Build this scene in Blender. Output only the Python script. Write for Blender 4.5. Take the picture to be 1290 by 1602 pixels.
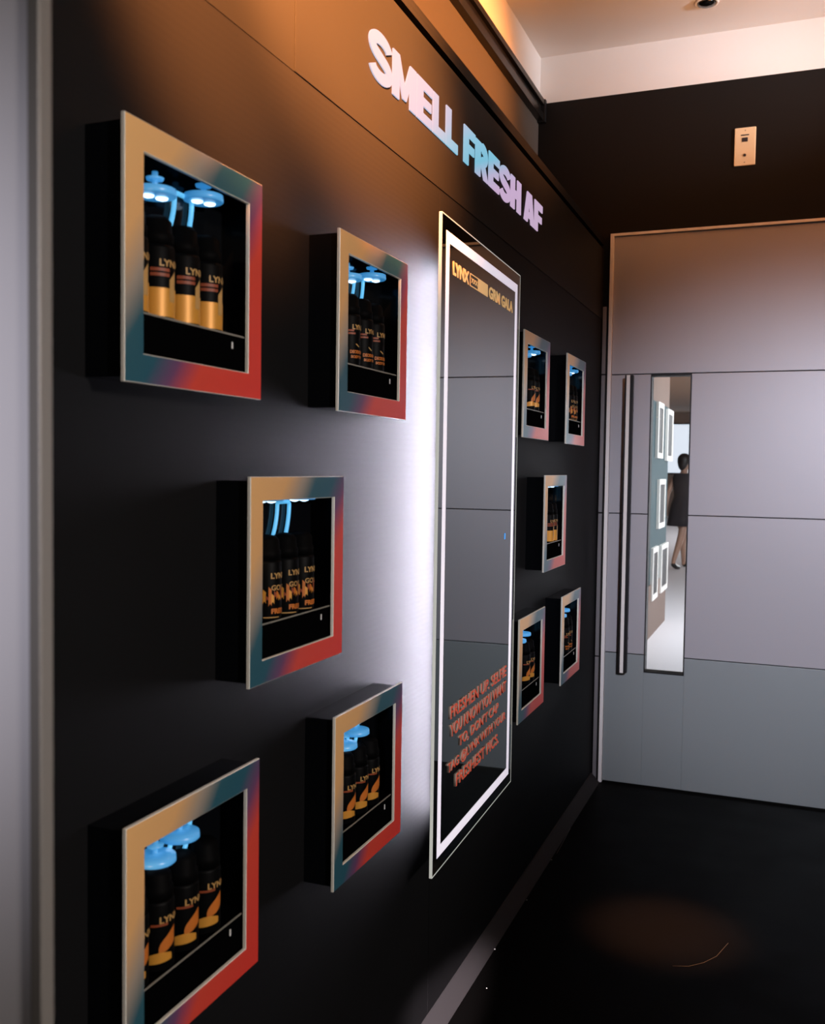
import bpy, bmesh, math, random
from mathutils import Vector, Matrix

random.seed(7)
S = bpy.context.scene
COL = S.collection
for o in list(bpy.data.objects):
    bpy.data.objects.remove(o)
PI = math.pi

# ------------------------------------------------------------------ camera
CAM = Vector((0.7595, 0.0, 1.3167))
RT = Vector((0.9301417, 0.36692146, 0.01432007))
UP = Vector((-0.02986034, 0.03671171, 0.99887968))
FW = Vector((-0.36598467, 0.92952724, -0.04510349))
cd = bpy.data.cameras.new('camera')
cam = bpy.data.objects.new('camera', cd)
COL.objects.link(cam)
m = Matrix.Identity(4)
for i in range(3):
    m[i][0], m[i][1], m[i][2], m[i][3] = RT[i], UP[i], -FW[i], CAM[i]
cam.matrix_world = m
cd.sensor_fit = 'HORIZONTAL'
cd.sensor_width = 36.0
cd.lens = 1506.98 / 1290.0 * 36.0
cd.clip_start = 0.02
cd.dof.use_dof = True
cd.dof.focus_distance = 2.5
cd.dof.aperture_fstop = 9.0
S.camera = cam

# ------------------------------------------------------------------ view
S.view_settings.view_transform = 'Standard'
S.view_settings.look = 'None'
S.view_settings.gamma = 1.0
S.view_settings.use_curve_mapping = False
S.view_settings.exposure = 0.0
S.cycles.use_denoising = True
S.cycles.max_bounces = 8
S.cycles.sample_clamp_indirect = 4.0
S.cycles.caustics_reflective = False
S.cycles.caustics_refractive = False

# ------------------------------------------------------------------ world
W = bpy.data.worlds.new('world')
S.world = W
W.use_nodes = True
W.node_tree.nodes['Background'].inputs[0].default_value = (0.5, 0.55, 0.65, 1)
W.node_tree.nodes['Background'].inputs[1].default_value = 0.0

# ------------------------------------------------------------------ lights of the room and added fills
def aim(o, target):
    d = Vector(target) - o.location
    o.rotation_euler = d.to_track_quat('-Z', 'Y').to_euler()

def spot(name, loc, target, energy, color, angle, blend=0.5, size=0.05):
    l = bpy.data.lights.new(name, 'SPOT')
    l.energy, l.color = energy, color
    l.spot_size, l.spot_blend, l.shadow_soft_size = math.radians(angle), blend, size
    o = bpy.data.objects.new(name, l)
    COL.objects.link(o)
    o.location = loc
    aim(o, target)
    return o

def area(name, loc, target, energy, color, sx, sy, spread=180):
    l = bpy.data.lights.new(name, 'AREA')
    l.energy, l.color = energy, color
    l.shape, l.size, l.size_y, l.spread = 'RECTANGLE', sx, sy, math.radians(spread)
    o = bpy.data.objects.new(name, l)
    COL.objects.link(o)
    o.location = loc
    aim(o, target)
    return o

WARM = (1.0, 0.31, 0.075)
COOL = (0.88, 0.87, 1.0)
# warm track spots washing the sign and the upper wall
spot('warm_wall_light', (1.05, 0.72, 2.95), (0.0, 1.52, 2.295), 9800, WARM, 35, 0.8, 0.05)
spot('warm_wall_light', (0.95, 0.55, 2.95), (0.0, 1.12, 2.04), 4400, WARM, 22, 1.0, 0.05)
spot('warm_upper_light', (1.45, 2.0, 2.62), (-0.29, 2.95, 2.62), 780, WARM, 36, 0.7, 0.05)
# cool spot from behind the camera on to the door
spot('cool_door_light', (1.7, -1.2, 2.3), (0.76, 4.06, 0.88), 820, COOL, 29, 1.0, 0.10)
# cool spot added to brighten the near partition
spot('cool_partition_fill', (0.75, -1.3, 1.75), (0.10, 0.49, 1.31), 118, COOL, 22, 1.0, 0.10)
# added fill spots across the room, brightening the display boxes
spot('display_fill', (3.1, 0.1, 1.9), (0.0, 1.40, 1.12), 285, (1.0, 0.90, 0.84), 42, 0.6, 0.12)
spot('display_fill', (2.9, 2.2, 1.75), (0.0, 3.0, 1.15), 150, (0.96, 0.93, 1.0), 30, 0.8, 0.12)
# added spots for the wall foot streak and the floor and end wall glows
spot('skirting_fill', (0.55, -0.6, 0.75), (0.018, 2.13, 0.020), 3600, (1.0, 0.84, 0.88), 4.6, 1.0, 0.015)
spot('warm_floor_fill', (1.25, 2.9, 2.95), (0.46, 2.80, 0.0), 1500, (1.0, 0.42, 0.2), 10, 1.0, 0.04)
spot('warm_end_fill', (2.5, 3.3, 2.75), (1.15, 4.06, 2.45), 75, WARM, 44, 1.0, 0.05)
# broad soft fill added behind the camera
area('room_fill', (2.2, -1.4, 2.6), (0.5, 2.0, 1.2), 6, (1.0, 0.86, 0.74), 1.6, 1.0)
# warm cove light shining up at the ceiling, out of the frame to the right, and the cool cove strip
area('warm_cove_light', (1.15, 3.2, 2.50), (0.75, 3.30, 3.05), 8.5, (1.0, 0.44, 0.17), 0.5, 0.9, 140)
area('cool_cove_light', (2.0, 3.25, 2.72), (0.35, 4.06, 2.95), 1.7, (0.70, 0.84, 1.0), 0.2, 0.10, 34)

# ------------------------------------------------------------------ materials
def mat(name, col=(0.5, 0.5, 0.5), rough=0.5, metal=0.0, spec=0.5, emit=None, es=0.0):
    M_ = bpy.data.materials.new(name)
    M_.use_nodes = True
    b = M_.node_tree.nodes['Principled BSDF']
    b.inputs['Base Color'].default_value = (*col, 1)
    b.inputs['Roughness'].default_value = rough
    b.inputs['Metallic'].default_value = metal
    b.inputs['Specular IOR Level'].default_value = spec
    if emit:
        b.inputs['Emission Color'].default_value = (*emit, 1)
        b.inputs['Emission Strength'].default_value = es
    return M_

def nodes(M_):
    t = M_.node_tree
    return t, t.nodes, t.links, t.nodes['Principled BSDF']

def add_noise_bump(M_, scale, strength, dist=0.002, detail=3):
    t, n, l, b = nodes(M_)
    tc = n.new('ShaderNodeTexCoord')
    no = n.new('ShaderNodeTexNoise')
    no.inputs['Scale'].default_value = scale
    no.inputs['Detail'].default_value = detail
    bu = n.new('ShaderNodeBump')
    bu.inputs['Strength'].default_value = strength
    bu.inputs['Distance'].default_value = dist
    l.new(tc.outputs['Object'], no.inputs['Vector'])
    l.new(no.outputs['Fac'], bu.inputs['Height'])
    l.new(bu.outputs['Normal'], b.inputs['Normal'])
    return no

def add_rough_noise(M_, scale, lo, hi):
    t, n, l, b = nodes(M_)
    tc = n.new('ShaderNodeTexCoord')
    no = n.new('ShaderNodeTexNoise')
    no.inputs['Scale'].default_value = scale
    mr = n.new('ShaderNodeMapRange')
    mr.inputs['To Min'].default_value = lo
    mr.inputs['To Max'].default_value = hi
    l.new(tc.outputs['Object'], no.inputs['Vector'])
    l.new(no.outputs['Fac'], mr.inputs['Value'])
    l.new(mr.outputs['Result'], b.inputs['Roughness'])

def ramp(M_, fac_socket, stops, into='Base Color'):
    t, n, l, b = nodes(M_)
    r = n.new('ShaderNodeValToRGB')
    e = r.color_ramp.elements
    while len(e) < len(stops):
        e.new(0.5)
    for k, (p, c) in enumerate(stops):
        e[k].position = p
        e[k].color = (*c, 1)
    l.new(fac_socket, r.inputs['Fac'])
    l.new(r.outputs['Color'], b.inputs[into])
    return r

def math_node(n, op, a=None, b=None):
    x = n.new('ShaderNodeMath')
    x.operation = op
    if a is not None: x.inputs[0].default_value = a
    if b is not None: x.inputs[1].default_value = b
    return x

# satin black wall board with faint horizontal ribs
M_WALL = mat('black_wall_board', (0.005, 0.005, 0.0055), 0.6, 0, 0.10)
t, n, l, b = nodes(M_WALL)
tc = n.new('ShaderNodeTexCoord')
wv = n.new('ShaderNodeTexWave')
wv.bands_direction = 'Z'
wv.inputs['Scale'].default_value = 28.0
wv.inputs['Distortion'].default_value = 0.35
bu = n.new('ShaderNodeBump')
bu.inputs['Strength'].default_value = 0.10
bu.inputs['Distance'].default_value = 0.0006
l.new(tc.outputs['Object'], wv.inputs['Vector'])
l.new(wv.outputs['Fac'], bu.inputs['Height'])
l.new(bu.outputs['Normal'], b.inputs['Normal'])
M_FASCIA = mat('black_sign_board', (0.0065, 0.0065, 0.0065), 0.55, 0, 0.12)
M_ENDWALL = mat('black_paint', (0.008, 0.007, 0.0065), 0.6, 0, 0.15)
add_noise_bump(M_ENDWALL, 160, 0.08)
M_UPPER = mat('plaster_upper_wall', (0.10, 0.09, 0.08), 0.8, 0, 0.2)
add_noise_bump(M_UPPER, 60, 0.05)
M_CEIL = mat('white_ceiling_paint', (0.78, 0.74, 0.70), 0.85, 0, 0.2)
add_noise_bump(M_CEIL, 25, 0.04)
M_FLOOR = mat('black_floor', (0.0024, 0.0022, 0.0021), 0.5, 0, 0.02)
add_rough_noise(M_FLOOR, 5, 0.42, 0.60)
M_BLACK = mat('black_plastic', (0.008, 0.008, 0.009), 0.45, 0, 0.3)
M_GLOSS = mat('gloss_black_acrylic', (0.003, 0.004, 0.005), 0.08, 0, 0.5)
M_PALE = mat('pale_acrylic_edge', (0.72, 0.70, 0.62), 0.4)
M_DOOR = mat('grey_door_laminate', (0.42, 0.41, 0.44), 0.42, 0.15, 0.5)
add_noise_bump(M_DOOR, 7, 0.05, 0.004, 2)
M_KICK = mat('kick_plate_metal', (0.34, 0.38, 0.39), 0.36, 0.35, 0.5)
add_noise_bump(M_KICK, 5, 0.16, 0.006, 4)
M_DOORFRAME = mat('door_frame_white', (0.88, 0.84, 0.82), 0.5)
M_STEEL = mat('brushed_steel', (0.85, 0.85, 0.85), 0.45, 0.25)
M_PARTITION = mat('partition_laminate', (0.55, 0.53, 0.55), 0.5, 0, 0.4)
add_noise_bump(M_PARTITION, 40, 0.03)
M_ALU = mat('aluminium_edge', (0.20, 0.185, 0.17), 0.5, 0.3)
M_MIRROR = mat('mirror_silver', (0.195, 0.215, 0.20), 0.015, 1.0)
M_BAND = mat('frosted_light_band', (0.8, 0.8, 0.8), 0.6, 0, 0.3, (0.60, 0.56, 0.68), 0.88)
M_GLASSEDGE = mat('lit_glass_edge', (0.3, 0.32, 0.3), 0.3, 0, 0.5, (0.60, 0.60, 0.55), 0.60)
M_LED = mat('led_strip', (0.8, 0.8, 0.8), 0.5, 0, 0.3, (0.85, 0.8, 1.0), 3.0)
M_TOUCH = mat('touch_led', (0.02, 0.1, 0.3), 0.4, 0, 0.3, (0.05, 0.35, 0.9), 0.9)
M_GOLDPRINT = mat('tan_print', (0.80, 0.52, 0.24), 0.6, 0, 0.2, (0.75, 0.46, 0.20), 0.42)  # slight glow added so the logo reads bright
M_REDPRINT = mat('red_letter_face', (0.62, 0.085, 0.045), 0.5, 0, 0.3, (0.60, 0.07, 0.03), 0.30)  # faint emission added to brighten the slogan faces
M_LETTERSIDE = mat('pale_letter_edge', (0.62, 0.56, 0.50), 0.5)
M_SKIRT = mat('grey_skirting', (0.032, 0.030, 0.031), 0.6, 0, 0.05)
M_PLATE = mat('cream_plastic', (0.82, 0.66, 0.42), 0.5)
M_DARKSLOT = mat('dark_slot', (0.02, 0.02, 0.03), 0.4)
M_TRACK = mat('black_track', (0.012, 0.011, 0.010), 0.35, 0.3)
M_WHITE = mat('white_enamel', (0.85, 0.82, 0.78), 0.4)
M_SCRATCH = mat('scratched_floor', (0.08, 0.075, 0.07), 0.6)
M_SPECKWHITE = mat('white_speck', (0.7, 0.7, 0.7), 0.6)

# self-lit sign letters: a colour graded face
M_SIGN = mat('lit_sign_letters', (0.012, 0.012, 0.014), 0.6, 0, 0.05)
t, n, l, b = nodes(M_SIGN)
tc = n.new('ShaderNodeTexCoord')
ge = n.new('ShaderNodeNewGeometry')
sx = n.new('ShaderNodeSeparateXYZ')
l.new(ge.outputs['Position'], sx.inputs[0])
my = math_node(n, 'MULTIPLY_ADD'); my.inputs[1].default_value = 0.70; my.inputs[2].default_value = -0.70 * 1.64
l.new(sx.outputs['Y'], my.inputs[0])
mz = math_node(n, 'MULTIPLY_ADD'); mz.inputs[1].default_value = -1.9; mz.inputs[2].default_value = 1.9 * 2.135
l.new(sx.outputs['Z'], mz.inputs[0])
ad = math_node(n, 'ADD')
l.new(my.outputs[0], ad.inputs[0]); l.new(mz.outputs[0], ad.inputs[1])
ramp(M_SIGN, ad.outputs[0], [(0.0, (0.68, 0.65, 0.76)), (0.22, (0.64, 0.61, 0.76)), (0.38, (0.50, 0.57, 0.76)),
     (0.47, (0.30, 0.60, 0.78)), (0.58, (0.22, 0.56, 0.74)), (0.66, (0.52, 0.48, 0.68)), (0.74, (0.62, 0.44, 0.66)), (1.0, (0.60, 0.44, 0.62))], 'Emission Color')
b.inputs['Emission Strength'].default_value = 0.92

# colour graded face of the display boxes: tan -> teal -> red along the diagonal
M_FACE = mat('graded_face', (0.5, 0.5, 0.5), 0.36, 0.0, 0.5)
t, n, l, b = nodes(M_FACE)
tc = n.new('ShaderNodeTexCoord')
sx = n.new('ShaderNodeSeparateXYZ')
l.new(tc.outputs['Object'], sx.inputs[0])
mu = math_node(n, 'MULTIPLY_ADD'); mu.inputs[1].default_value = 0.56 / 0.298; mu.inputs[2].default_value = 0.28
mv = math_node(n, 'MULTIPLY_ADD'); mv.inputs[1].default_value = -0.44 / 0.298; mv.inputs[2].default_value = 0.22
l.new(sx.outputs['Y'], mu.inputs[0]); l.new(sx.outputs['Z'], mv.inputs[0])
ad = math_node(n, 'ADD')
l.new(mu.outputs[0], ad.inputs[0]); l.new(mv.outputs[0], ad.inputs[1])
ramp(M_FACE, ad.outputs[0], [(0.0, (0.70, 0.40, 0.16)), (0.20, (0.64, 0.36, 0.15)), (0.30, (0.30, 0.25, 0.20)), (0.38, (0.022, 0.085, 0.115)),
     (0.50, (0.018, 0.08, 0.115)), (0.585, (0.12, 0.05, 0.12)), (0.68, (0.55, 0.055, 0.035)), (1.0, (0.60, 0.04, 0.03))])

# ------------------------------------------------------------------ mesh helpers
def obj(name, bm, mats, parent=None, smooth=False):
    me = bpy.data.meshes.new(name)
    bm.normal_update()
    bm.to_mesh(me)
    bm.free()
    if not isinstance(mats, (list, tuple)):
        mats = [mats]
    for q in mats:
        me.materials.append(q)
    if smooth:
        for p in me.polygons:
            p.use_smooth = True
    o = bpy.data.objects.new(name, me)
    COL.objects.link(o)
    if parent:
        o.parent = parent
    return o

def thing(name, label, cat, loc=(0, 0, 0), rz=0.0, group=None):
    o = bpy.data.objects.new(name, None)
    o.empty_display_size = 0.05
    COL.objects.link(o)
    o.location = loc
    o.rotation_euler = (0, 0, rz)
    o['label'] = label
    o['category'] = cat
    if group:
        o['group'] = group
    return o

def mark(o, label, cat, group=None):
    o['label'] = label
    o['category'] = cat
    if group:
        o['group'] = group
    return o

def struct(name, bm, mats, label=None, parent=None):
    o = obj(name, bm, mats, parent)
    if parent is None:
        o['kind'] = 'structure'
        if label:
            o['label'] = label
            o['category'] = name.split('_')[0].split('.')[0]
    return o

def box(bm, x0, x1, y0, y1, z0, z1, bevel=0.0, mi=0):
    vs = [bm.verts.new((x, y, z)) for x in (x0, x1) for y in (y0, y1) for z in (z0, z1)]
    q = [(0, 1, 3, 2), (4, 6, 7, 5), (0, 4, 5, 1), (2, 3, 7, 6), (0, 2, 6, 4), (1, 5, 7, 3)]
    fs = [bm.faces.new([vs[i] for i in f]) for f in q]
    for f in fs:
        f.material_index = mi
    if bevel > 0:
        es = list({e for f in fs for e in f.edges})
        r = bmesh.ops.bevel(bm, geom=es, offset=bevel, segments=2, affect='EDGES', profile=0.5)
        for f in r['faces']:
            f.material_index = mi
    return fs

def B(*a, **k):
    bm = bmesh.new()
    box(bm, *a, **k)
    return bm

def prism(bm, pts, z0, z1, fn=lambda x, y, z: (x, y, z), mi=0):
    """polygon pts (2D) extruded from z0 to z1, mapped by fn"""
    a = [bm.verts.new(fn(x, y, z0)) for x, y in pts]
    c = [bm.verts.new(fn(x, y, z1)) for x, y in pts]
    N = len(pts)
    fs = [bm.faces.new(a[::-1]), bm.faces.new(c)]
    for i in range(N):
        fs.append(bm.faces.new((a[i], a[(i + 1) % N], c[(i + 1) % N], c[i])))
    for f in fs:
        f.material_index = mi
    return fs

def lathe(bm, prof, seg=32, c=(0, 0, 0), mi=0, axis='z'):
    rings = []
    for r, h in prof:
        ring = []
        for k in range(seg):
            a = 2 * PI * k / seg
            p = (r * math.cos(a), r * math.sin(a), h)
            if axis == 'x':
                p = (h, r * math.cos(a), r * math.sin(a))
            if axis == 'y':
                p = (r * math.sin(a), h, r * math.cos(a))
            ring.append(bm.verts.new((p[0] + c[0], p[1] + c[1], p[2] + c[2])))
        rings.append(ring)
    for i in range(len(rings) - 1):
        for k in range(seg):
            f = bm.faces.new((rings[i][k], rings[i][(k + 1) % seg], rings[i + 1][(k + 1) % seg], rings[i + 1][k]))
            f.material_index = mi
            f.smooth = True
    for ring, rev in ((rings[0], True), (rings[-1], False)):
        f = bm.faces.new(ring[::-1] if rev else ring)
        f.material_index = mi
    return rings

def tube(bm, path, r, seg=10, mi=0):
    path = [Vector(p) for p in path]
    rings = []
    prev = None
    for i, p in enumerate(path):
        d = (path[min(i + 1, len(path) - 1)] - path[max(i - 1, 0)]).normalized()
        if prev is None:
            u = d.orthogonal().normalized()
        else:
            u = (prev - d * prev.dot(d)).normalized()
        prev = u
        v = d.cross(u)
        rr = r[i] if isinstance(r, (list, tuple)) else r
        rings.append([bm.verts.new(p + (u * math.cos(2 * PI * k / seg) + v * math.sin(2 * PI * k / seg)) * rr) for k in range(seg)])
    for i in range(len(rings) - 1):
        for k in range(seg):
            f = bm.faces.new((rings[i][k], rings[i][(k + 1) % seg], rings[i + 1][(k + 1) % seg], rings[i + 1][k]))
            f.smooth = True
            f.material_index = mi
    for ring, rev in ((rings[0], True), (rings[-1], False)):
        bm.faces.new(ring[::-1] if rev else ring).material_index = mi

def text_bm(body, size=1.0, offset=0.0, extrude=0.0, spacing=1.0, align='LEFT', wscale=1.0):
    cu = bpy.data.curves.new('t', 'FONT')
    cu.body = body
    cu.size = size
    cu.offset = offset
    cu.extrude = extrude
    cu.space_character = spacing
    cu.align_x = align
    cu.resolution_u = 4
    o = bpy.data.objects.new('t', cu)
    COL.objects.link(o)
    dg = bpy.context.evaluated_depsgraph_get()
    me = bpy.data.meshes.new_from_object(o.evaluated_get(dg))
    bm = bmesh.new()
    bm.from_mesh(me)
    bpy.data.objects.remove(o)
    bpy.data.curves.remove(cu)
    bpy.data.meshes.remove(me)
    if wscale != 1.0:
        for v in bm.verts:
            v.co.x *= wscale
    return bm

def bounds(bm):
    xs = [v.co.x for v in bm.verts]; ys = [v.co.y for v in bm.verts]
    return min(xs), max(xs), min(ys), max(ys)

def fit(bm, u0, u1, v0, v1):
    a, b_, c, d = bounds(bm)
    for v in bm.verts:
        v.co.x = u0 + (v.co.x - a) / (b_ - a) * (u1 - u0)
        v.co.y = v0 + (v.co.y - c) / (d - c) * (v1 - v0)
    return bm

def to_wall(bm, x0, sgn=1):
    """text plane (x right, y up, z out) -> left wall plane (y right, z up, x out)"""
    for v in bm.verts:
        v.co = Vector((x0 + v.co.z, v.co.x, v.co.y))
    return bm

def two_tone(bm, axis):
    bm.normal_update()
    for f in bm.faces:
        f.material_index = 0 if abs(f.normal.dot(axis)) > 0.85 else 1

# ------------------------------------------------------------------ the room shell
struct('floor', B(-0.40, 3.4, -3.2, 4.16, -0.05, 0.0), M_FLOOR, 'dark satin floor in front of the display wall')

# display wall: black false wall with a groove level with the foot of the sign
bm = bmesh.new()
box(bm, -0.03, 0.0, 0.20, 2.069, 0.0, 1.946)
box(bm, -0.03, 0.0, 2.0705, 4.06, 0.0, 1.946)
box(bm, -0.03, -0.0012, 0.20, 4.06, 1.946, 1.9475)
box(bm, -0.03, -0.0008, 2.069, 2.0705, 0.0, 1.946)
box(bm, -0.03, 0.0, 0.20, 4.06, 1.9475, 2.236, 0, 1)
box(bm, -0.03, -0.02, 0.20, 4.06, 2.236, 2.256)
box(bm, -0.03, 0.0, 0.20, 4.06, 2.256, 2.284)
struct('wall_left', bm, [M_WALL, M_FASCIA], 'black display wall carrying the display boxes, mirror and sign')
struct('wall_left.001', B(-0.40, -0.29, -3.2, 4.16, 0.0, 2.79), M_UPPER, 'upper wall seen above the black display wall, lit warm')
# coffered ceiling: side face, end face, ceiling
struct('trim_1', B(-0.40, -0.285, -3.2, 4.06, 2.875, 3.06), M_CEIL, 'left side face of the ceiling recess')
struct('trim_2', B(-0.40, 3.4, 4.06, 4.16, 2.868, 3.06), M_CEIL, 'bright white end face of the ceiling recess above the door wall')
struct('ceiling', B(-0.40, 3.4, -3.2, 4.16, 3.06, 3.12), M_CEIL, 'warm lit recessed ceiling')
struct('wall_right', B(3.4, 3.5, -3.2, 4.16, 0.0, 3.12), M_UPPER)
struct('wall_back', B(-0.4, 3.4, -3.3, -3.2, 0.0, 3.12), M_UPPER)

# end wall with the door opening
DX0, DX1, DZ = 0.029, 1.25, 2.298
bm = bmesh.new()
box(bm, -0.29, DX0, 4.06, 4.16, 0.0, 2.868)
box(bm, DX0, DX1, 4.06, 4.16, DZ, 2.868)
box(bm, DX1, 3.4, 4.06, 4.16, 0.0, 2.868)
struct('wall_end', bm, M_ENDWALL, 'black wall above and around the grey door')
# narrow grey cladding strip with joints between the display wall and the door frame
bm = bmesh.new()
for z0, z1 in ((0.0, 0.533), (0.538, 1.139), (1.145, 1.717), (1.722, 2.0)):
    box(bm, 0.004, 0.0190, 4.048, 4.06, z0, z1, 0.0008)
M_STRIP = mat('dark_grey_cladding', (0.20, 0.19, 0.20), 0.45, 0.1, 0.4)
struct('trim_3', bm, M_STRIP, 'narrow grey cladding strip between display wall and door frame')
# white door frame
bm = bmesh.new()
box(bm, DX0, DX0 + 0.0145, 4.045, 4.16, 0.0, DZ, 0.001)
box(bm, DX0 + 0.0145, DX1, 4.045, 4.16, DZ - 0.011, DZ, 0.001)
struct('trim_4', bm, M_DOORFRAME, 'thin white frame around the grey door')
bm = bmesh.new()
prism(bm, [(-0.001, 0.0), (0.036, 0.0), (0.033, 0.004), (0.004, 0.036), (-0.001, 0.038)], 0.6, 4.04, lambda x, y, z: (x, z, y))
struct('baseboard_left', bm, M_SKIRT, 'grey skirting strip at the foot of the display wall')

# door: cladding sheets on a core with a slot for the glass strip
WX0, WX1, WZ0, WZ1 = 0.206, 0.368, 0.483, 1.714
DL, DR = DX0 + 0.0155, DX1
bm = bmesh.new()
yF, yB = 4.056, 4.11
def sheet(bm, x0, x1, z0, z1, mi=0):
    box(bm, x0, x1, yF, yF + 0.012, z0, z1, 0.0012, mi)
g = 0.0018
for z0, z1, mi in ((0.006, 0.556, 1), (0.556, 1.142, 0), (1.142, 1.7185, 0)):
    a0, a1 = max(z0, 0.006), z1
    sheet(bm, DL, WX0, a0 + g, a1 - g, mi)
    sheet(bm, WX1, DR, a0 + g, a1 - g, mi)
sheet(bm, WX0 - 0.0002, WX1 + 0.0002, 0.008, WZ0, 1)
sheet(bm, DL, DR, 1.7185 + g, DZ - 0.013, 0)
for x0, x1, z0, z1 in ((DL, WX0, 0.006, DZ - 0.013), (WX1, DR, 0.006, DZ - 0.013), (WX0, WX1, 0.006, WZ0), (WX0, WX1, WZ1, DZ - 0.013)):
    box(bm, x0, x1, yF + 0.012, yB, z0, z1, 0, 2)
door = struct('door_1', bm, [M_DOOR, M_KICK, M_BLACK], 'large grey panelled door with a long bar handle and narrow glass strip')
bm = bmesh.new()
f = 0.0045
box(bm, WX0, WX0 + f, yF - 0.003, yB, WZ0, WZ1)
box(bm, WX1 - f, WX1, yF - 0.003, yB, WZ0, WZ1)
box(bm, WX0 + f, WX1 - f, yF - 0.003, yB, WZ1 - f, WZ1)
box(bm, WX0 + f, WX1 - f, yF - 0.003, yB, WZ0, WZ0 + f)
obj('glass_frame', bm, M_BLACK, door)
M_GLASS = bpy.data.materials.new('door_glass')
M_GLASS.use_nodes = True
t = M_GLASS.node_tree
for q in list(t.nodes):
    t.nodes.remove(q)
out = t.nodes.new('ShaderNodeOutputMaterial')
mx = t.nodes.new('ShaderNodeMixShader')
mx.inputs[0].default_value = 0.03
tr = t.nodes.new('ShaderNodeBsdfTransparent'); tr.inputs[0].default_value = (0.92, 0.95, 0.95, 1)
gl = t.nodes.new('ShaderNodeBsdfGlossy'); gl.inputs['Roughness'].default_value = 0.12
t.links.new(tr.outputs[0], mx.inputs[1]); t.links.new(gl.outputs[0], mx.inputs[2]); t.links.new(mx.outputs[0], out.inputs[0])
obj('glass_pane', B(WX0 + f, WX1 - f, yF + 0.02, yF + 0.026, WZ0 + f, WZ1 - f), M_GLASS, door)
h = obj('door_handle', B(0.1120, 0.1455, 3.985, 4.01, 0.487, 1.709, 0.001), M_BLACK, door)
obj('steel_strip', B(0.1185, 0.1325, 3.983, 3.9855, 0.487, 1.709, 0.0004), M_WHITE, h)
for z in (0.62, 1.57):
    bm = bmesh.new()
    lathe(bm, [(0.008, 4.009), (0.008, 4.0565)], 16, (0.132, 0, z), axis='y')
    obj('handle_post', bm, M_BLACK, h)

# wall plate on the end wall
wp = thing('wall_plate', 'small cream wall plate with a dark slot on the black wall above the door', 'wall plate', (0.5455, 4.06, 2.6005))
obj('plate', B(-0.040, 0.040, -0.008, 0.0, -0.074, 0.074, 0.003), M_PLATE, wp)
obj('slot', B(-0.012, 0.010, -0.0095, -0.007, 0.018, 0.034, 0.0006), M_DARKSLOT, wp)
obj('grille', B(-0.016, 0.014, -0.0092, -0.007, 0.042, 0.046, 0.0004), M_DARKSLOT, wp)
bm = bmesh.new(); lathe(bm, [(0.005, -0.011), (0.006, -0.007)], 16, (0.0, 0, -0.034), axis='y')
obj('button', bm, M_DARKSLOT, wp)
for z in (0.062, -0.062):
    bm = bmesh.new(); lathe(bm, [(0.002, -0.0092), (0.002, -0.0075)], 10, (0, 0, z), axis='y')
    obj('screw', bm, M_ALU, wp)

# black lighting track at the foot of the ceiling recess
tk = thing('lighting_track', 'black lighting track running along the top of the left wall below the ceiling', 'track', (-0.285, 0.0, 2.79))
bm = bmesh.new()
box(bm, -0.005, 0.022, -3.0, 4.055, 0.0, 0.030, 0.001)
box(bm, -0.005, 0.012, -3.0, 4.055, 0.030, 0.062)
box(bm, -0.005, 0.026, -3.0, 4.055, 0.062, 0.085, 0.001)
obj('rail', bm, M_TRACK, tk)
obj('end_cap', B(-0.005, 0.030, 4.035, 4.058, -0.006, 0.088, 0.002), M_BLACK, tk)

# recessed downlight in the ceiling
dl = thing('recessed_downlight', 'round recessed ceiling downlight with a white ring and dark centre', 'ceiling light', (0.41, 3.79, 3.06))
bm = bmesh.new()
lathe(bm, [(0.034, -0.002), (0.036, -0.006), (0.043, -0.005), (0.045, 0.0), (0.034, 0.0)], 40)
obj('trim_ring', bm, M_WHITE, dl)
bm = bmesh.new()
lathe(bm, [(0.0345, -0.0022), (0.030, -0.010), (0.018, -0.015), (0.002, -0.017)], 32)
obj('baffle', bm, M_GLOSS, dl)

# grey partition at the near end of the display wall
pt = thing('partition_panel', 'pale grey partition panel with metal edge at the far left foreground', 'partition', (0.0, 0.49, 0.0))
obj('panel', B(0.0, 0.300, 0.0, 0.009, 0.0, 2.95), M_PARTITION, pt)
obj('edge_strip', B(0.300, 0.3095, -0.0015, 0.0105, 0.0, 2.95, 0.001), M_ALU, pt)

# ------------------------------------------------------------------ sign
sg = thing('sign_board', 'long black sign board with lit capital letters above the mirror', 'sign', (0, 0, 0))
obj('board', B(0.0, 0.0016, 1.386, 4.05, 1.9475, 2.236, 0.0003), M_FASCIA, sg)

def strip_pts(path, w):
    """polyline thick strip -> list of quads"""
    P = [Vector((x, y)) for x, y in path]
    L, R = [], []
    for i, p in enumerate(P):
        d = (P[min(i + 1, len(P) - 1)] - P[max(i - 1, 0)]).normalized()
        nrm = Vector((-d.y, d.x))
        ww = w(i / (len(P) - 1)) if callable(w) else w
        L.append(p + nrm * ww / 2); R.append(p - nrm * ww / 2)
    return [(L[i], R[i], R[i + 1], L[i + 1]) for i in range(len(P) - 1)]

def arc(cx, cy, rx, ry, a0, a1, k=14):
    return [(cx + rx * math.cos(math.radians(a0 + (a1 - a0) * i / k)), cy + ry * math.sin(math.radians(a0 + (a1 - a0) * i / k))) for i in range(k + 1)]

def rect(x0, y0, x1, y1):
    return [(x0, y0), (x1, y0), (x1, y1), (x0, y1)]

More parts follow.
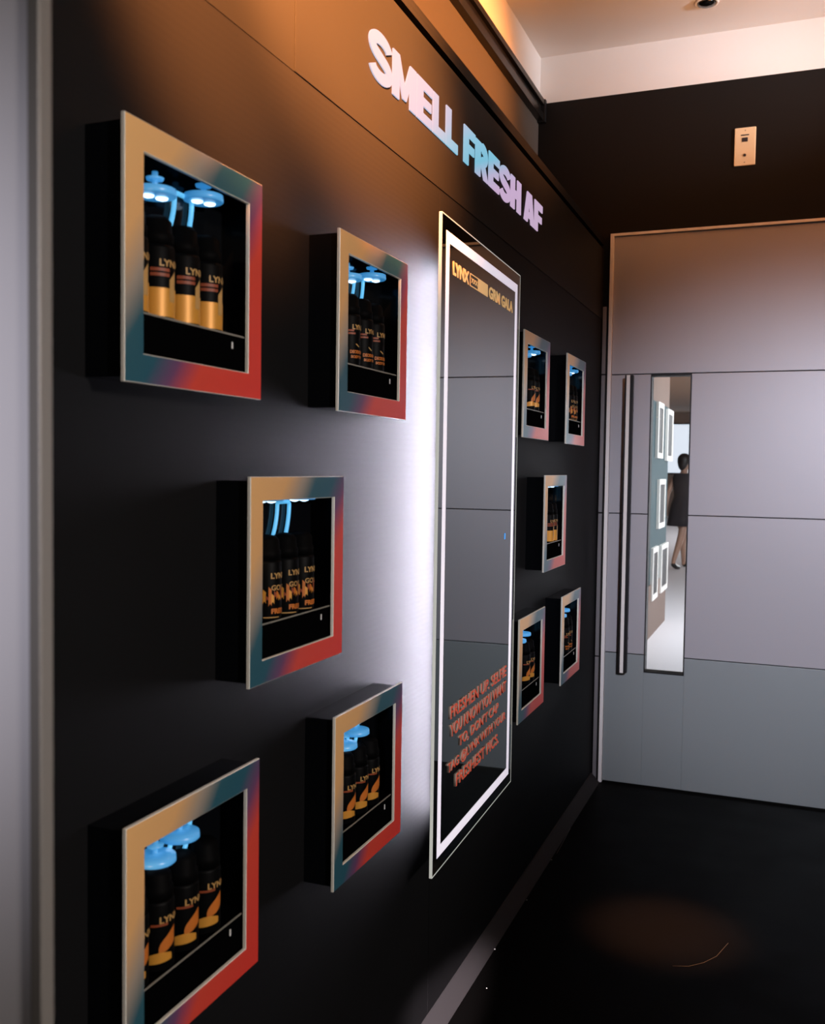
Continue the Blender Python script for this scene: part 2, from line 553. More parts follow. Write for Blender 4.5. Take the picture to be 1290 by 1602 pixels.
def glyph(ch):
    if ch == 'L': return [rect(0, 0, .42, 1), rect(.42, 0, 1, .25)]
    if ch == 'E': return [rect(0, 0, .40, 1), rect(.40, 0, 1, .225), rect(.40, .39, .93, .60), rect(.40, .775, 1, 1)]
    if ch == 'F': return [rect(0, 0, .42, 1), rect(.42, .36, .92, .58), rect(.42, .765, 1, 1)]
    if ch == 'H': return [rect(0, 0, .38, 1), rect(.62, 0, 1, 1), rect(.38, .38, .62, .62)]
    if ch == 'M': return [rect(0, 0, .27, 1), rect(.73, 0, 1, 1), [(.27, 1), (.27, .50), (.42, 0.10), (.5, .10), (.5, .42)], [(.73, 1), (.5, .42), (.5, .10), (.58, .10), (.73, .50)]]
    if ch == 'A': return [[(0, 0), (.34, 0), (.5, .74), (.5, 1), (.28, 1)], [(1, 0), (.72, 1), (.5, 1), (.5, .74), (.66, 0)], rect(.30, .16, .70, .36)]
    if ch == 'R':
        a = arc(.52, .69, .28, .20, 90, -90)
        return [rect(0, 0, .38, 1), rect(.38, .78, .54, 1), rect(.38, .36, .54, .58)] + strip_pts(a, .22 * 1.35) + [[(.40, .42), (.66, 0), (1.0, 0), (.72, .44)]]
    if ch == 'S':
        path = arc(.50, .71, .33, .185, 12, 250, 22)
        path = path[:-1] + arc(.50, .29, .33, .185, 70, -168, 22)[1:]
        return strip_pts(path, .25)

def sign_letter(ch, y0, y1, z0, z1):
    bm = bmesh.new()
    for pg in glyph(ch):
        prism(bm, [tuple(p) for p in pg], 0.0, 1.0)
    a, b_, c, d = bounds(bm)
    for v in bm.verts:
        v.co = Vector((0.0016 + 0.003 * v.co.z, y0 + (v.co.x - a) / (b_ - a) * (y1 - y0), z0 + (v.co.y - c) / (d - c) * (z1 - z0)))
    bmesh.ops.recalc_face_normals(bm, faces=bm.faces[:])
    return obj('letter', bm, M_SIGN, sg)

for ch, y0, y1 in (('S', 1.644, 1.754), ('M', 1.757, 1.880), ('E', 1.885, 1.977), ('L', 1.981, 2.062), ('L', 2.066, 2.147),
                   ('F', 2.192, 2.277), ('R', 2.282, 2.388), ('E', 2.393, 2.487), ('S', 2.491, 2.597), ('H', 2.600, 2.705),
                   ('A', 2.742, 2.858), ('F', 2.862, 2.956)):
    d = 0.003 if ch == 'S' else 0.0
    kk = 1.0134     # letters measured 10 mm further out than the board stands
    sign_letter(ch, y0 * kk, y1 * kk, 1.317 + (2.0445 - d - 1.317) * kk, 1.317 + (2.1315 + d - 1.317) * kk)

# ------------------------------------------------------------------ mirror
MW, MH = 0.690, 1.4035
mr = thing('led_mirror', 'tall wall mirror with a lit frosted band and red slogan, mounted on the black wall', 'mirror', (0.0, 2.236, 0.4446), math.radians(1.7))
HY = MW / 2
xg = 0.060
bm = bmesh.new()
box(bm, xg - 0.006, xg, -HY + 0.0015, HY - 0.0015, 0.0015, MH - 0.0015)
obj('mirror_glass', bm, M_MIRROR, mr)
bm = bmesh.new()
e = 0.0022
for a in ((-HY, -HY + e, 0, MH), (HY - e, HY, 0, MH), (-HY + e, HY - e, 0, e), (-HY + e, HY - e, MH - e, MH)):
    box(bm, xg - 0.0062, xg + 0.0004, *a)
obj('glass_edge', bm, M_GLASSEDGE, mr)
i0, i1 = 0.031, 0.054
bm = bmesh.new()
xb = xg + 0.0005
for a in ((-HY + i0, -HY + i1, i0, MH - i0), (HY - i1, HY - i0, i0, MH - i0), (-HY + i1, HY - i1, i0, i1), (-HY + i1, HY - i1, MH - i1, MH - i0)):
    box(bm, xg - 0.001, xb, *a)
obj('light_band', bm, M_BAND, mr)
obj('backing_tray', B(0.018, xg - 0.0062, -HY + 0.275, HY - 0.05, 0.05, MH - 0.05), M_BLACK, mr)
obj('led_strip', B(0.030, 0.050, -HY + 0.2725, -HY + 0.275, 0.06, MH - 0.06), M_LED, mr)
def child_area(name, parent, loc, direction, energy, color, sx, sy, spread, up='Y'):
    l_ = bpy.data.lights.new(name, 'AREA')
    l_.energy, l_.color, l_.shape, l_.size, l_.size_y, l_.spread = energy, color, 'RECTANGLE', sx, sy, math.radians(spread)
    o = bpy.data.objects.new(name, l_)
    COL.objects.link(o)
    o.parent = parent
    o.location = loc
    z = -Vector(direction).normalized()
    x = Vector((0, 0, 1))
    y = z.cross(x).normalized()
    x = y.cross(z)
    o.rotation_euler = Matrix((x, y, z)).transposed().to_euler()
    return o
child_area('mirror_back_light', mr, (0.048, -HY + 0.271, MH / 2), (-0.19, -1, 0), 2.5, (0.88, 0.84, 1.0), MH - 0.12, 0.010, 52)

def mirror_text(name, body, y0, y1, z0, z1, mats, offset, extrude):
    """lettering on the glass; y, z are wall coordinates"""
    bm = text_bm(body, 1.0, offset, 0.1)
    fit(bm, y0 - 2.236, y1 - 2.236, z0 - 0.4446, z1 - 0.4446)
    zs = [v.co.z for v in bm.verts]
    lo, hi = min(zs), max(zs)
    for v in bm.verts:
        v.co.z = (v.co.z - lo) / (hi - lo) * extrude
    to_wall(bm, xg + 0.0003)
    two_tone(bm, Vector((1, 0, 0)))
    return obj(name, bm, mats, mr)

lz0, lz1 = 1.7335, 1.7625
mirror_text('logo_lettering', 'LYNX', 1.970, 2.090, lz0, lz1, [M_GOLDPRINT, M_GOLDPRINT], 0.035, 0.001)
bm = bmesh.new()
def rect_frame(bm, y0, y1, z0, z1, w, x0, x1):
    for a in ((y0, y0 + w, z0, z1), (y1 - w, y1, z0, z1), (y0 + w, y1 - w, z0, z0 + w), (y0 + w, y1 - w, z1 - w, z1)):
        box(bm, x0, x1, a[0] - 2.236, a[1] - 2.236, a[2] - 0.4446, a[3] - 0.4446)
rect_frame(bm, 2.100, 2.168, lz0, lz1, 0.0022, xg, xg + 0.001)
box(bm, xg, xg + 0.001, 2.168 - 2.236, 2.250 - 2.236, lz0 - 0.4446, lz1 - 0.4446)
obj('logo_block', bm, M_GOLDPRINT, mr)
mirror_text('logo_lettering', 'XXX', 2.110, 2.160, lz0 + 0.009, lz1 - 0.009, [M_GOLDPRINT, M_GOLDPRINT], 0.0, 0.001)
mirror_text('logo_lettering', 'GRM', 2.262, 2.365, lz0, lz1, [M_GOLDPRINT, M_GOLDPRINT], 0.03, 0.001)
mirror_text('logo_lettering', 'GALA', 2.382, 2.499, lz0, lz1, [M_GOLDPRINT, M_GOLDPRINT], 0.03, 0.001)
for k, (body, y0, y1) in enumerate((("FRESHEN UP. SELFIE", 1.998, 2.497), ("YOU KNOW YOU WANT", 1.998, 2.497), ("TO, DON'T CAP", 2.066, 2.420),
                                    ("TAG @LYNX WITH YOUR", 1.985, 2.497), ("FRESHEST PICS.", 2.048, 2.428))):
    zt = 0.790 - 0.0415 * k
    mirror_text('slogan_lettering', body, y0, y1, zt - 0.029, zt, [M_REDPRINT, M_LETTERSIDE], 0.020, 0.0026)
obj('touch_button', B(xg, xg + 0.0008, 0.222, 0.2305, 0.688, 0.704), M_TOUCH, mr)

# ------------------------------------------------------------------ display boxes
FS = 0.298      # outer size of the face
OP = 0.1145     # half opening
X0F, X1F = 0.055, 0.060
M_LAMP = mat('blue_lit_shade', (0.1, 0.3, 0.5), 0.3, 0, 0.5, (0.04, 0.27, 0.62), 0.62)
M_BULB = mat('white_led', (0.8, 0.8, 0.9), 0.4, 0, 0.5, (0.55, 0.78, 1.0), 2.6)
M_TUBE = mat('blue_light_tube', (0.1, 0.3, 0.5), 0.4, 0, 0.5, (0.10, 0.46, 0.80), 0.85)
M_RISEREDGE = mat('riser_edge', (0.20, 0.185, 0.16), 0.5)
M_CANBODY = mat('black_can', (0.0015, 0.0015, 0.0016), 0.5, 0.0, 0.06)
M_CANCAP = mat('black_cap', (0.0015, 0.0015, 0.0016), 0.6, 0, 0.03)
M_CANGOLD = mat('gold_can_print', (0.58, 0.26, 0.035), 0.45, 0.2, 0.4)
M_CANORANGE = mat('orange_can_print', (0.46, 0.13, 0.018), 0.5, 0, 0.3)
M_CANTEXT = mat('tan_can_print', (0.42, 0.24, 0.08), 0.5, 0, 0.3)
M_CANRED = mat('red_can_print', (0.22, 0.045, 0.015), 0.5, 0, 0.3)
M_NICHE = mat('niche_acrylic', (0.0025, 0.003, 0.004), 0.12, 0, 0.22)

def frame_mesh():
    bm = bmesh.new()
    h = FS / 2
    def ring(x, s):
        return [bm.verts.new((x, y, z)) for y, z in ((-s, -s), (s, -s), (s, s), (-s, s))]
    c = 0.0008
    fo, fi = ring(X1F, h - c), ring(X1F, OP + c)
    fo2, fi2 = ring(X1F - c, h), ring(X1F - c, OP)
    bo, bi = ring(X0F, h), ring(X0F, OP)
    for i in range(4):
        j = (i + 1) % 4
        bm.faces.new((fo[i], fo[j], fi[j], fi[i])).material_index = 0
        for a, b_ in ((fo2, fo), (bo, fo2), (fi, fi2), (fi2, bi), (bi, bo)):
            bm.faces.new((a[i], a[j], b_[j], b_[i])).material_index = 1
    bmesh.ops.recalc_face_normals(bm, faces=bm.faces[:])
    return bm

def case_mesh():
    bm = bmesh.new()
    h = FS / 2 - 0.006
    w = 0.005
    box(bm, 0.0, w, -h, h, -h, h)
    box(bm, w, X0F, -h, -h + w, -h, h)
    box(bm, w, X0F, h - w, h, -h, h)
    box(bm, w, X0F, -h + w, h - w, -h, -h + w)
    box(bm, w, X0F, -h + w, h - w, h - w, h)
    return bm

INZ = FS / 2 - 0.011          # inner half height
RZ = -OP + 0.050              # top of the riser
def riser_mesh():
    bm = bmesh.new()
    box(bm, 0.006, 0.0505, -INZ + 0.001, INZ - 0.001, -INZ + 0.0005, RZ, 0.0, 0)
    box(bm, 0.0505, 0.0515, -INZ + 0.001, 0.118, RZ - 0.0022, RZ, 0.0, 1)
    return bm

def lamp_mesh():
    bm = bmesh.new()
    lathe(bm, [(0.0245, 0.000), (0.0262, 0.0015), (0.0255, 0.009), (0.012, 0.0105), (0.004, 0.011), (0.0035, 0.019), (0.010, 0.0195), (0.011, 0.0225), (0.004, 0.023), (0.0035, 0.030)], 28)
    return bm
def bulb_mesh():
    bm = bmesh.new()
    lathe(bm, [(0.002, -0.0030), (0.0070, -0.0014), (0.0078, 0.0002)], 14)
    return bm
def neon_mesh():
    bm = bmesh.new()
    zt, y0, y1 = 0.105, 0.014, 0.052
    path = []
    for k in range(9):
        s = 1 - k / 8
        path.append((0.010, y0 - 0.020 * s * s, zt - 0.060 * s))
    path += [(0.010, y0 + 0.004, zt + 0.003), (0.010, y1 - 0.004, zt + 0.003)]
    for k in range(9):
        s = k / 8
        path.append((0.010, y1 - 0.020 * s * s, zt - 0.066 * s))
    tube(bm, path, 0.0032, 8)
    return bm

G_BOX = 'colour graded display boxes on the black wall'
proto = thing('display_box', 'x', 'display box', (0, 0, 0), 0, G_BOX)
obj('face_frame', frame_mesh(), [M_FACE, M_PALE], proto)
obj('case', case_mesh(), M_NICHE, proto)
M_RISER = mat('matte_black_riser', (0.0012, 0.0012, 0.0014), 0.7, 0, 0.0)
obj('riser', riser_mesh(), [M_RISER, M_RISEREDGE], proto)
LAMPS = (-0.050, 0.054)
for y in LAMPS:
    a = obj('lamp', lamp_mesh(), M_LAMP, proto)
    a.location = (0.027, y, 0.084 if y < 0 else 0.104)
    for s in (-1, 1):
        q = obj('bulb', bulb_mesh(), M_BULB, a)
        q.location = (0.004 * s, 0.0085 * s, -0.0005)
obj('light_tube', neon_mesh(), M_TUBE, proto)
obj('mark', B(0.0513, 0.0525, 0.085, 0.0875, RZ - 0.020, RZ - 0.011), M_SPECKWHITE, proto)  # small white chip standing in for a glint on the riser

def copy_tree(o, parent=None):
    c = o.copy()
    COL.objects.link(c)
    c.parent = parent
    for ch in list(o.children):
        copy_tree(ch, c)
    return c

BOXES = {   # letter: (y centre, z centre, label, can look, can offsets)
    'A': (1.0395, 1.559, 'nearest upper display box, largest in view, with gold based cans, beside the grey partition', 'gold', (-0.100, -0.048, 0.006, 0.058)),
    'B': (1.5855, 1.559, 'upper display box just left of the tall mirror, bright halo light behind its right edge', 'block', (-0.048, 0.006, 0.058)),
    'C': (1.3115, 1.153, 'middle row display box left of the mirror with orange picture cans', 'picture', (-0.048, 0.006, 0.058)),
    'D': (1.5875, 0.749, 'lower display box just left of the mirror foot, dark shadow on its left', 'swoosh', (-0.048, 0.006, 0.058)),
    'E': (1.0430, 0.749, 'nearest lower display box, cut by the bottom edge of the photo', 'swoosh', (-0.100, -0.048, 0.006, 0.058)),
    'F': (2.7545, 1.557, 'upper display box just right of the mirror', 'swoosh', (0.012, 0.064)),
    'G': (3.2985, 1.555, 'farthest upper display box, nearest the grey door', 'picture', (0.012, 0.064)),
    'H': (3.0265, 1.153, 'middle row display box between mirror and door with gold based cans', 'gold', (0.012, 0.064)),
    'I': (2.7600, 0.747, 'lower display box overlapping the right edge of the mirror', 'swoosh', (0.012, 0.064)),
    'J': (3.2980, 0.747, 'farthest lower display box, nearest the grey door', 'block', (0.012, 0.064)),
}

# spray cans: one of each look, wrapped print on the body
CR, CH = 0.0225, 0.088
def wrap(bm, r):
    for v in bm.verts:
        s, tt, zz = v.co
        a = s / r
        v.co = Vector(((r + zz) * math.cos(a), (r + zz) * math.sin(a), tt))
    return bm

def wrapped_text(body, w, z0, z1, offset, ang=0.0):
    bm = text_bm(body, 1.0, offset, 0.0)
    fit(bm, -w / 2 + ang * CR, w / 2 + ang * CR, z0, z1)
    bmesh.ops.subdivide_edges(bm, edges=[e_ for e_ in bm.edges if e_.calc_length() > 0.006], cuts=2)
    for v in bm.verts:
        v.co.z = 0.0007
    return wrap(bm, CR)

def patch(bm, s0, s1, zfun0, zfun1, nseg=28, r_off=0.0005, mi=0):
    """printed band between two height curves"""
    cols = []
    for k in range(nseg + 1):
        s = s0 + (s1 - s0) * k / nseg
        a = s / CR
        u = k / nseg
        cols.append([bm.verts.new(((CR + r_off) * math.cos(a), (CR + r_off) * math.sin(a), z)) for z in (zfun0(u), zfun1(u))])
    for k in range(nseg):
        f = bm.faces.new((cols[k][0], cols[k + 1][0], cols[k + 1][1], cols[k][1]))
        f.material_index = mi
        f.smooth = True

def make_can(look):
    c = thing('spray_can', 'x', 'spray can', (0, 0, 0), 0, 'spray cans in the display boxes')
    bm = bmesh.new()
    lathe(bm, [(CR - 0.0025, 0.0), (CR - 0.0005, 0.001), (CR, 0.003), (CR, CH - 0.004), (CR - 0.001, CH)], 36)
    obj('body', bm, M_CANBODY, c)
    bm = bmesh.new()
    lathe(bm, [(CR - 0.0012, CH), (CR - 0.0012, CH + 0.014), (CR - 0.003, CH + 0.016), (CR - 0.004, CH + 0.030), (CR - 0.009, CH + 0.036), (0.004, CH + 0.038)], 32)
    obj('cap', bm, M_CANCAP, c)
    top = 0.0615
    obj('name_print', wrapped_text('LYNX', 0.032, top, top + 0.0085, 0.03, -0.05), M_CANTEXT, c)
    bm = bmesh.new()
    if look == 'gold':
        patch(bm, -PI * CR * 0.97, PI * CR * 0.97, lambda u: 0.0015, lambda u: 0.036)
        obj('gold_print', bm, M_CANGOLD, c)
        bm = bmesh.new()
        patch(bm, -0.004, 0.006, lambda u: 0.020, lambda u: 0.046 + 0.012 * u, 6, 0.0008)
        obj('stripe', bm, M_CANTEXT, c)  # highlight down the can, painted as a pale stripe
        for k in range(2):
            bm = bmesh.new()
            patch(bm, -0.028, -0.004, lambda u: 0.0555 - 0.006 * k, lambda u: 0.0595 - 0.006 * k, 8)
            obj('small_print', bm, M_CANRED, c)
    elif look == 'block':
        obj('block_print', wrapped_text('DEODORANT', 0.040, 0.020, 0.026, 0.04, -0.05), M_CANORANGE, c)
        obj('block_print', wrapped_text('BODY SPRAY', 0.036, 0.012, 0.017, 0.04, -0.05), M_CANORANGE, c)
        for k in range(2):
            bm = bmesh.new()
            patch(bm, -0.028, -0.014 + 0.003 * k, lambda u: 0.058 - 0.005 * k, lambda u: 0.061 - 0.005 * k, 8)
            obj('small_print', bm, M_CANRED, c)
        bm = bmesh.new()
        patch(bm, -0.010, -0.002, lambda u: 0.036 - 0.005 * u, lambda u: 0.038 - 0.005 * u, 6)
        obj('stripe', bm, M_CANTEXT, c)
    elif look == 'picture':
        rnd = random.Random(3)
        for k in range(9):
            a0 = -0.033 + 0.0042 * k
            lo = 0.024 + rnd.uniform(-0.004, 0.007); hi = 0.046 + rnd.uniform(-0.010, 0.006)
            patch(bm, a0, a0 + 0.0046, lambda u: lo + 0.004 * math.sin(3 * u), lambda u: hi - 0.004 * u, 6, 0.0004 + 0.00005 * k, k % 3)
        obj('picture_print', bm, [M_CANORANGE, M_CANGOLD, M_CANRED], c)
        obj('block_print', wrapped_text('GOLD', 0.030, 0.044, 0.052, 0.02, -0.05), M_CANTEXT, c)
        obj('block_print', wrapped_text('FRESH', 0.030, 0.009, 0.017, 0.05, -0.05), M_CANORANGE, c)
        bm = bmesh.new()
        patch(bm, -0.028, -0.002, lambda u: 0.003, lambda u: 0.0045, 8)
        obj('small_print', bm, M_CANTEXT, c)
    else:
        patch(bm, -0.018, 0.006, lambda u: 0.024 + 0.010 * u * u, lambda u: 0.030 + 0.024 * u ** 0.6, 14)
        patch(bm, -0.032, 0.000, lambda u: 0.010 + 0.003 * u, lambda u: 0.021 + 0.004 * math.sin(PI * u), 14, 0.0006, 1)
        obj('swoosh_print', bm, [M_CANORANGE, M_CANGOLD], c)
        bm = bmesh.new()
        patch(bm, -0.028, -0.006, lambda u: 0.058, lambda u: 0.061, 8)
        obj('small_print', bm, M_CANRED, c)
    return c

can_proto = {k: make_can(k) for k in ('gold', 'block', 'picture', 'swoosh')}
used = set()
LOOK_WORDS = {'gold': 'gold based spray can', 'block': 'block lettered spray can',
              'picture': 'orange picture spray can', 'swoosh': 'orange swoosh spray can'}
PLACE = {'A': 'nearest upper display box', 'B': 'upper box left of the mirror', 'C': 'middle box left of the mirror',
         'D': 'lower box left of the mirror', 'E': 'nearest lower display box', 'F': 'upper box right of the mirror',
         'G': 'farthest upper box by the door', 'H': 'middle box right of the mirror', 'I': 'lower box right of the mirror',
         'J': 'farthest lower box by the door'}
ORD = {2: ('left', 'right'), 3: ('left', 'middle', 'right'), 4: ('leftmost', 'second from left', 'third from left', 'rightmost')}
first = True
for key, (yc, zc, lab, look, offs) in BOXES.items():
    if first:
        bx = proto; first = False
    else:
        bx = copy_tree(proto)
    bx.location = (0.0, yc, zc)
    bx['label'] = lab
    lamps = [c for c in bx.children if c.name.split('.')[0] == 'lamp']
    lamps.sort(key=lambda c: c.location.y)
    if key in 'DEIJ':
        lamps[0].location = (0.027, -0.050, 0.068)
        lamps[1].location = (0.027, 0.002, 0.080)  # second lamp stands in for the first one's reflection here
    elif key in 'CH':
        lamps[0].location.z = 0.112
        lamps[1].location.z = 0.112
    for k, dy in enumerate(offs):
        if look in used:
            cn = copy_tree(can_proto[look])
        else:
            cn = can_proto[look]; used.add(look)
        cn.location = (0.0275, yc + dy, zc + RZ)
        cn['label'] = '%s, %s in the %s' % (LOOK_WORDS[look], ORD[len(offs)][k], PLACE[key])
    # small warm point light added to each box to bring out the can print
    l_ = bpy.data.lights.new('box_fill', 'POINT')
    l_.energy, l_.color, l_.shadow_soft_size = 0.03, (1.0, 0.66, 0.36), 0.004
    o_ = bpy.data.objects.new('box_fill', l_)
    COL.objects.link(o_)
    o_.parent = bx
    o_.location = (0.046, -0.128, 0.06)

# ------------------------------------------------------------------ scratches on the floor
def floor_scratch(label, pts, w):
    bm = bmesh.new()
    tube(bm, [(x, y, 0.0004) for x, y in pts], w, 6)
    mark(obj('floor_scratch', bm, M_SCRATCH), label, 'scratch')
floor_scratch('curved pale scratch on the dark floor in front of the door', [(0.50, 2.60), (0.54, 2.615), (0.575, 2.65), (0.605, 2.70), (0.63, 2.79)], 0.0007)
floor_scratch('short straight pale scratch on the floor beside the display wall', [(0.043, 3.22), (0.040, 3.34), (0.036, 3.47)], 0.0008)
bm = bmesh.new()
for x, y, r in ((0.036, 2.50, 0.0032), (0.040, 2.83, 0.002), (0.075, 2.30, 0.0018), (0.039, 3.16, 0.002)):
    lathe(bm, [(r, 0.0), (r * 0.8, 0.0012), (r * 0.2, 0.0016)], 8, (x, y, 0.0))
o = mark(obj('floor_crumbs', bm, M_SPECKWHITE), 'tiny white specks of dirt on the floor along the display wall', 'dirt')
o['kind'] = 'stuff'

# ------------------------------------------------------------------ the hall seen through the glass strip in the door
M_HFLOOR = mat('hall_white_floor', (0.82, 0.80, 0.84), 0.5)
M_HWALL = mat('hall_teal_wall', (0.018, 0.052, 0.062), 0.6)
M_HBROWN = mat('hall_brown_wall', (0.16, 0.10, 0.075), 0.6)
M_HCEIL = mat('hall_brown_ceiling', (0.16, 0.09, 0.05), 0.7)
M_HGLOW = mat('hall_lightbox', (0.8, 0.8, 0.85), 0.6, 0, 0.3, (0.72, 0.76, 0.86), 0.95)
struct('floor.001', B(-6.0, 6.0, 4.16, 31.0, -0.05, 0.0), M_HFLOOR, 'white floor of the hall beyond the door')
struct('ceiling.001', B(-6.0, 6.0, 4.16, 31.0, 3.1, 3.2), M_HCEIL)
struct('wall_far', B(-6.0, 6.0, 30.0, 30.2, 0.0, 3.1), M_HBROWN)
bm = bmesh.new()
box(bm, -0.40, -0.27, 4.30, 8.75, 0.42, 1.88, 0, 0)
box(bm, -0.40, -0.27, 4.30, 8.75, 1.88, 3.1, 0, 1)
box(bm, -0.40, -0.262, 4.30, 8.75, 0.0, 0.42, 0, 1)
struct('wall_hall', bm, [M_HWALL, M_HBROWN], 'teal hall wall with a brown foot seen through the door glass')
lb = thing('lightbox', 'bright white lightbox high on the far hall wall seen through the door glass', 'lightbox', (-2.1, 29.99, 1.3))
obj('lit_panel', B(-2.6, 3.0, -0.12, -0.05, 0.0, 1.45), M_HGLOW, lb)
obj('case', B(-2.65, 3.05, -0.05, 0.0, -0.05, 1.5), M_BLACK, lb)
area('hall_far_light', (1.5, 9.0, 3.0), (0.2, 11.0, 0.0), 420, (0.96, 0.95, 1.0), 3.0, 6.0)
area('hall_far_light', (2.0, 20.0, 3.0), (0.0, 20.0, 0.0), 1500, (0.96, 0.95, 1.0), 5.0, 10.0)

def hall_y(px):       # distance along the hall wall (x = -0.26) at which it passes a window column
    s = -0.13460 + (px - 1017) * (0.13460 - 0.09757) / (1076 - 1017)
    return (-0.26 - 0.7595) / s
G_HALL = 'white framed panels on the hall wall'
hp = None
for nm, pa, pb, za, zb in (('upper left', 1025.5, 1034, 636, 720), ('upper right', 1040.5, 1049, 647, 724), ('middle', 1030, 1039.5, 752, 826),
                           ('lower left', 1022.5, 1031, 856, 936), ('lower right', 1036, 1046, 850, 922)):
    ya, yb = hall_y(pa), hall_y(pb)
    ym = (ya + yb) / 2
    zt, zbm = 1.317 + (741 - za) / 1507 * ym, 1.317 + (741 - zb) / 1507 * ym
    hh, ww = (zt - zbm), (yb - ya)
    t_ = thing('wall_panel', '%s white framed dark panel on the hall wall seen through the door glass' % nm, 'wall panel', (-0.27, ym, (zt + zbm) / 2), 0, G_HALL)
    w = 0.042
    bm = bmesh.new()
    for a in ((-ww / 2, -ww / 2 + w, -hh / 2, hh / 2), (ww / 2 - w, ww / 2, -hh / 2, hh / 2), (-ww / 2 + w, ww / 2 - w, -hh / 2, -hh / 2 + w), (-ww / 2 + w, ww / 2 - w, hh / 2 - w, hh / 2)):
        box(bm, 0.0, 0.022, *a)
    obj('frame', bm, M_WHITE, t_)
    obj('infill', B(0.0, 0.014, -ww / 2 + w, ww / 2 - w, -hh / 2 + w, hh / 2 - w), M_BLACK, t_)

# person in a dark dress walking through the hall
def skin_mesh(name, pts, edges, radii, material, parent, root=0, sub=2):
    bm = bmesh.new()
    lay = bm.verts.layers.skin.verify()
    vs = []
    for i, p in enumerate(pts):
        v = bm.verts.new(p)
        r = radii[i]
        v[lay].radius = r if isinstance(r, tuple) else (r, r)
        v[lay].use_root = (i == root)
        vs.append(v)
    for a, b_ in edges:
        bm.edges.new((vs[a], vs[b_]))
    me = bpy.data.meshes.new('s')
    bm.to_mesh(me); bm.free()
    o = bpy.data.objects.new('s', me)
    COL.objects.link(o)
    sk = o.modifiers.new('Skin', 'SKIN')
    sk.use_smooth_shade = True
    ss = o.modifiers.new('Sub', 'SUBSURF')
    ss.levels = ss.render_levels = sub
    dg = bpy.context.evaluated_depsgraph_get()
    me2 = bpy.data.meshes.new_from_object(o.evaluated_get(dg))
    bpy.data.objects.remove(o)
    me2.name = name
    me2.materials.clear()
    me2.materials.append(material)
    for p in me2.polygons:
        p.use_smooth = True
    r = bpy.data.objects.new(name, me2)
    COL.objects.link(r)
    r.parent = parent
    return r

M_SKIN = mat('skin', (0.42, 0.24, 0.17), 0.5)
M_DRESS = mat('dark_dress', (0.018, 0.014, 0.018), 0.8)
M_HAIR = mat('dark_hair', (0.012, 0.008, 0.007), 0.5)
M_SHOE = mat('black_shoe', (0.01, 0.01, 0.01), 0.35)
PH = 1.56 / 1.70
pr = thing('person', 'person in a dark dress walking through the hall beyond the door glass', 'person', (-0.635, 13.6, 0.0), math.radians(60))
pr.scale = (PH, PH, PH)
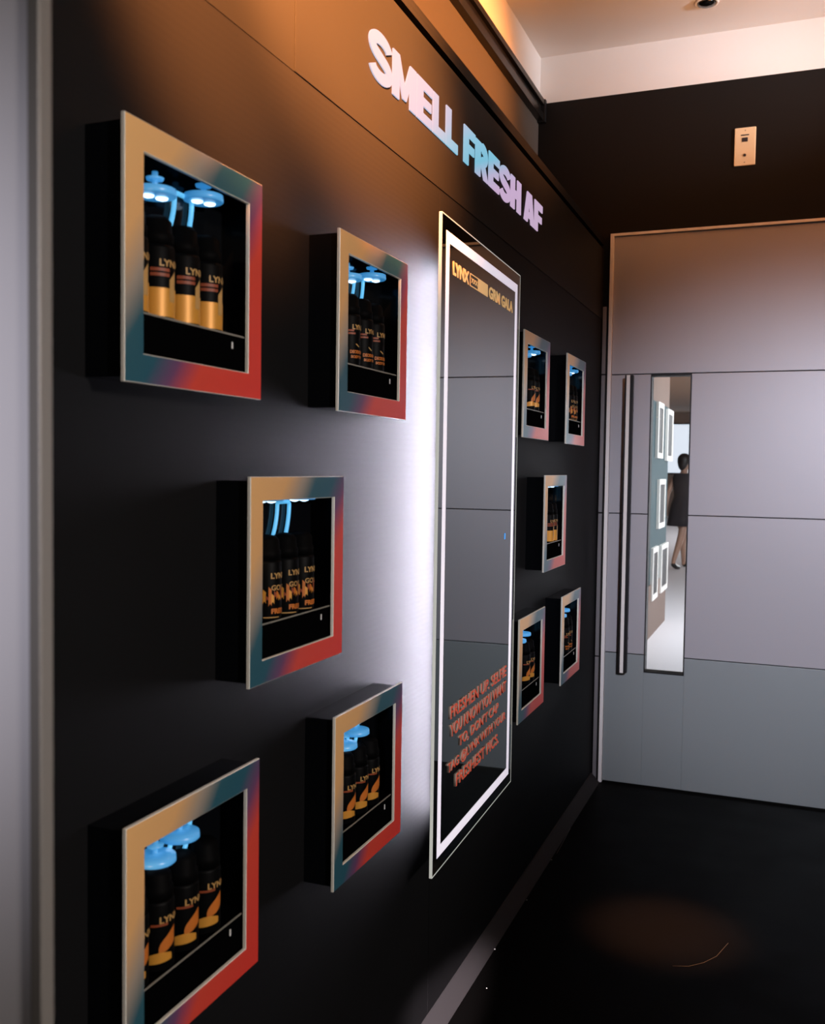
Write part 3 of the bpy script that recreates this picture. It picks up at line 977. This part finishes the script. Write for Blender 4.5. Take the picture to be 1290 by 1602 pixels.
# local frame: +x is the walking direction, y is sideways
P, Ed, R = [], [], []
def jv(p, r, par=None):
    P.append(p); R.append(r)
    if par is not None:
        Ed.append((par, len(P) - 1))
    return len(P) - 1
pel = jv((0, 0, 0.93), (0.14, 0.10))
wa = jv((0.01, 0, 1.08), (0.115, 0.085), pel)
chs = jv((0.02, 0, 1.27), (0.13, 0.095), wa)
nk0 = jv((0.02, 0, 1.41), 0.055, chs)
nk = jv((0.03, 0, 1.47), 0.046, nk0)
hd = jv((0.045, 0, 1.555), (0.075, 0.085), nk)
hd2 = jv((0.04, 0, 1.63), (0.070, 0.078), hd)
for s, fx in ((1, 1), (-1, -1)):
    hip = jv((0, 0.085 * s, 0.88), 0.085, pel)
    kn = jv((0.15 * fx + 0.03, 0.085 * s, 0.50), 0.055, hip)
    cf = jv((0.17 * fx - 0.01, 0.085 * s, 0.36), 0.050, kn)
    an = jv((0.24 * fx - 0.05, 0.085 * s, 0.09 if fx > 0 else 0.14), 0.032, cf)
    hl = jv((0.24 * fx - 0.06, 0.085 * s, 0.045 if fx > 0 else 0.09), 0.032, an)
    to = jv((0.24 * fx + 0.10, 0.085 * s, 0.028), 0.026, hl)
    sh = jv((0.02, 0.165 * s, 1.36), 0.05, chs)
    el = jv((0.02 - 0.10 * fx, 0.21 * s, 1.10), 0.038, sh)
    wr = jv((0.06 - 0.16 * fx, 0.22 * s, 0.88), 0.024, el)
    pa = jv((0.07 - 0.17 * fx, 0.22 * s, 0.81), (0.014, 0.032), wr)
    for q in range(4):
        k1 = jv((0.045 - 0.17 * fx + 0.017 * q, 0.222 * s, 0.765), 0.008, pa)
        k2 = jv((0.050 - 0.17 * fx + 0.017 * q, 0.212 * s, 0.730 + 0.006 * abs(q - 1.5)), 0.007, k1)
    t1 = jv((0.105 - 0.17 * fx, 0.215 * s, 0.800), 0.010, pa)
    t2 = jv((0.115 - 0.17 * fx, 0.208 * s, 0.770), 0.008, t1)
body = skin_mesh('body', P, Ed, R, M_SKIN, pr)
bm = bmesh.new()
lathe(bm, [(0.010, -0.012), (0.008, 0.0), (0.003, 0.012)], 10, (0.125, 0, 1.565), axis='z')
obj('nose', bm, M_SKIN, pr)
bm = bmesh.new()
rings = [(0.02, 1.42, 0.11, 0.155), (0.02, 1.34, 0.135, 0.175), (0.02, 1.22, 0.135, 0.155), (0.01, 1.08, 0.115, 0.135), (0.0, 0.94, 0.150, 0.175), (0.0, 0.78, 0.19, 0.20), (0.0, 0.64, 0.23, 0.21), (0.0, 0.64, 0.215, 0.195)]
prev = None
for cx, z, rx, ry in rings:
    rg = [bm.verts.new((cx + rx * math.cos(2 * PI * k / 28) * (1 + (0.05 * math.sin(7 * 2 * PI * k / 28) if z < 0.8 else 0)), ry * math.sin(2 * PI * k / 28), z)) for k in range(28)]
    if prev:
        for k in range(28):
            bm.faces.new((prev[k], prev[(k + 1) % 28], rg[(k + 1) % 28], rg[k])).smooth = True
    prev = rg
obj('dress', bm, M_DRESS, pr)
bm = bmesh.new()
bmesh.ops.create_uvsphere(bm, u_segments=20, v_segments=14, radius=1.0)
for v in bm.verts:
    x, y, z = v.co
    drop = 0.16 * max(0.0, -x) * max(0.0, -z)
    v.co = Vector((0.018 + 0.098 * x - 0.02 * max(0, -z) * (x > 0), 0.098 * y, 1.62 + 0.100 * z - drop))
obj('hair', bm, M_HAIR, pr, True)
for s, fx in ((1, 1), (-1, -1)):
    x0 = 0.24 * fx - 0.06
    sh_ = skin_mesh('shoe', [(x0 - 0.02, 0.085 * s, 0.05 if fx > 0 else 0.10), (x0 + 0.06, 0.085 * s, 0.045), (x0 + 0.17, 0.085 * s, 0.030)], [(0, 1), (1, 2)], [0.040, 0.042, 0.030], M_SHOE, pr, 0, 1)
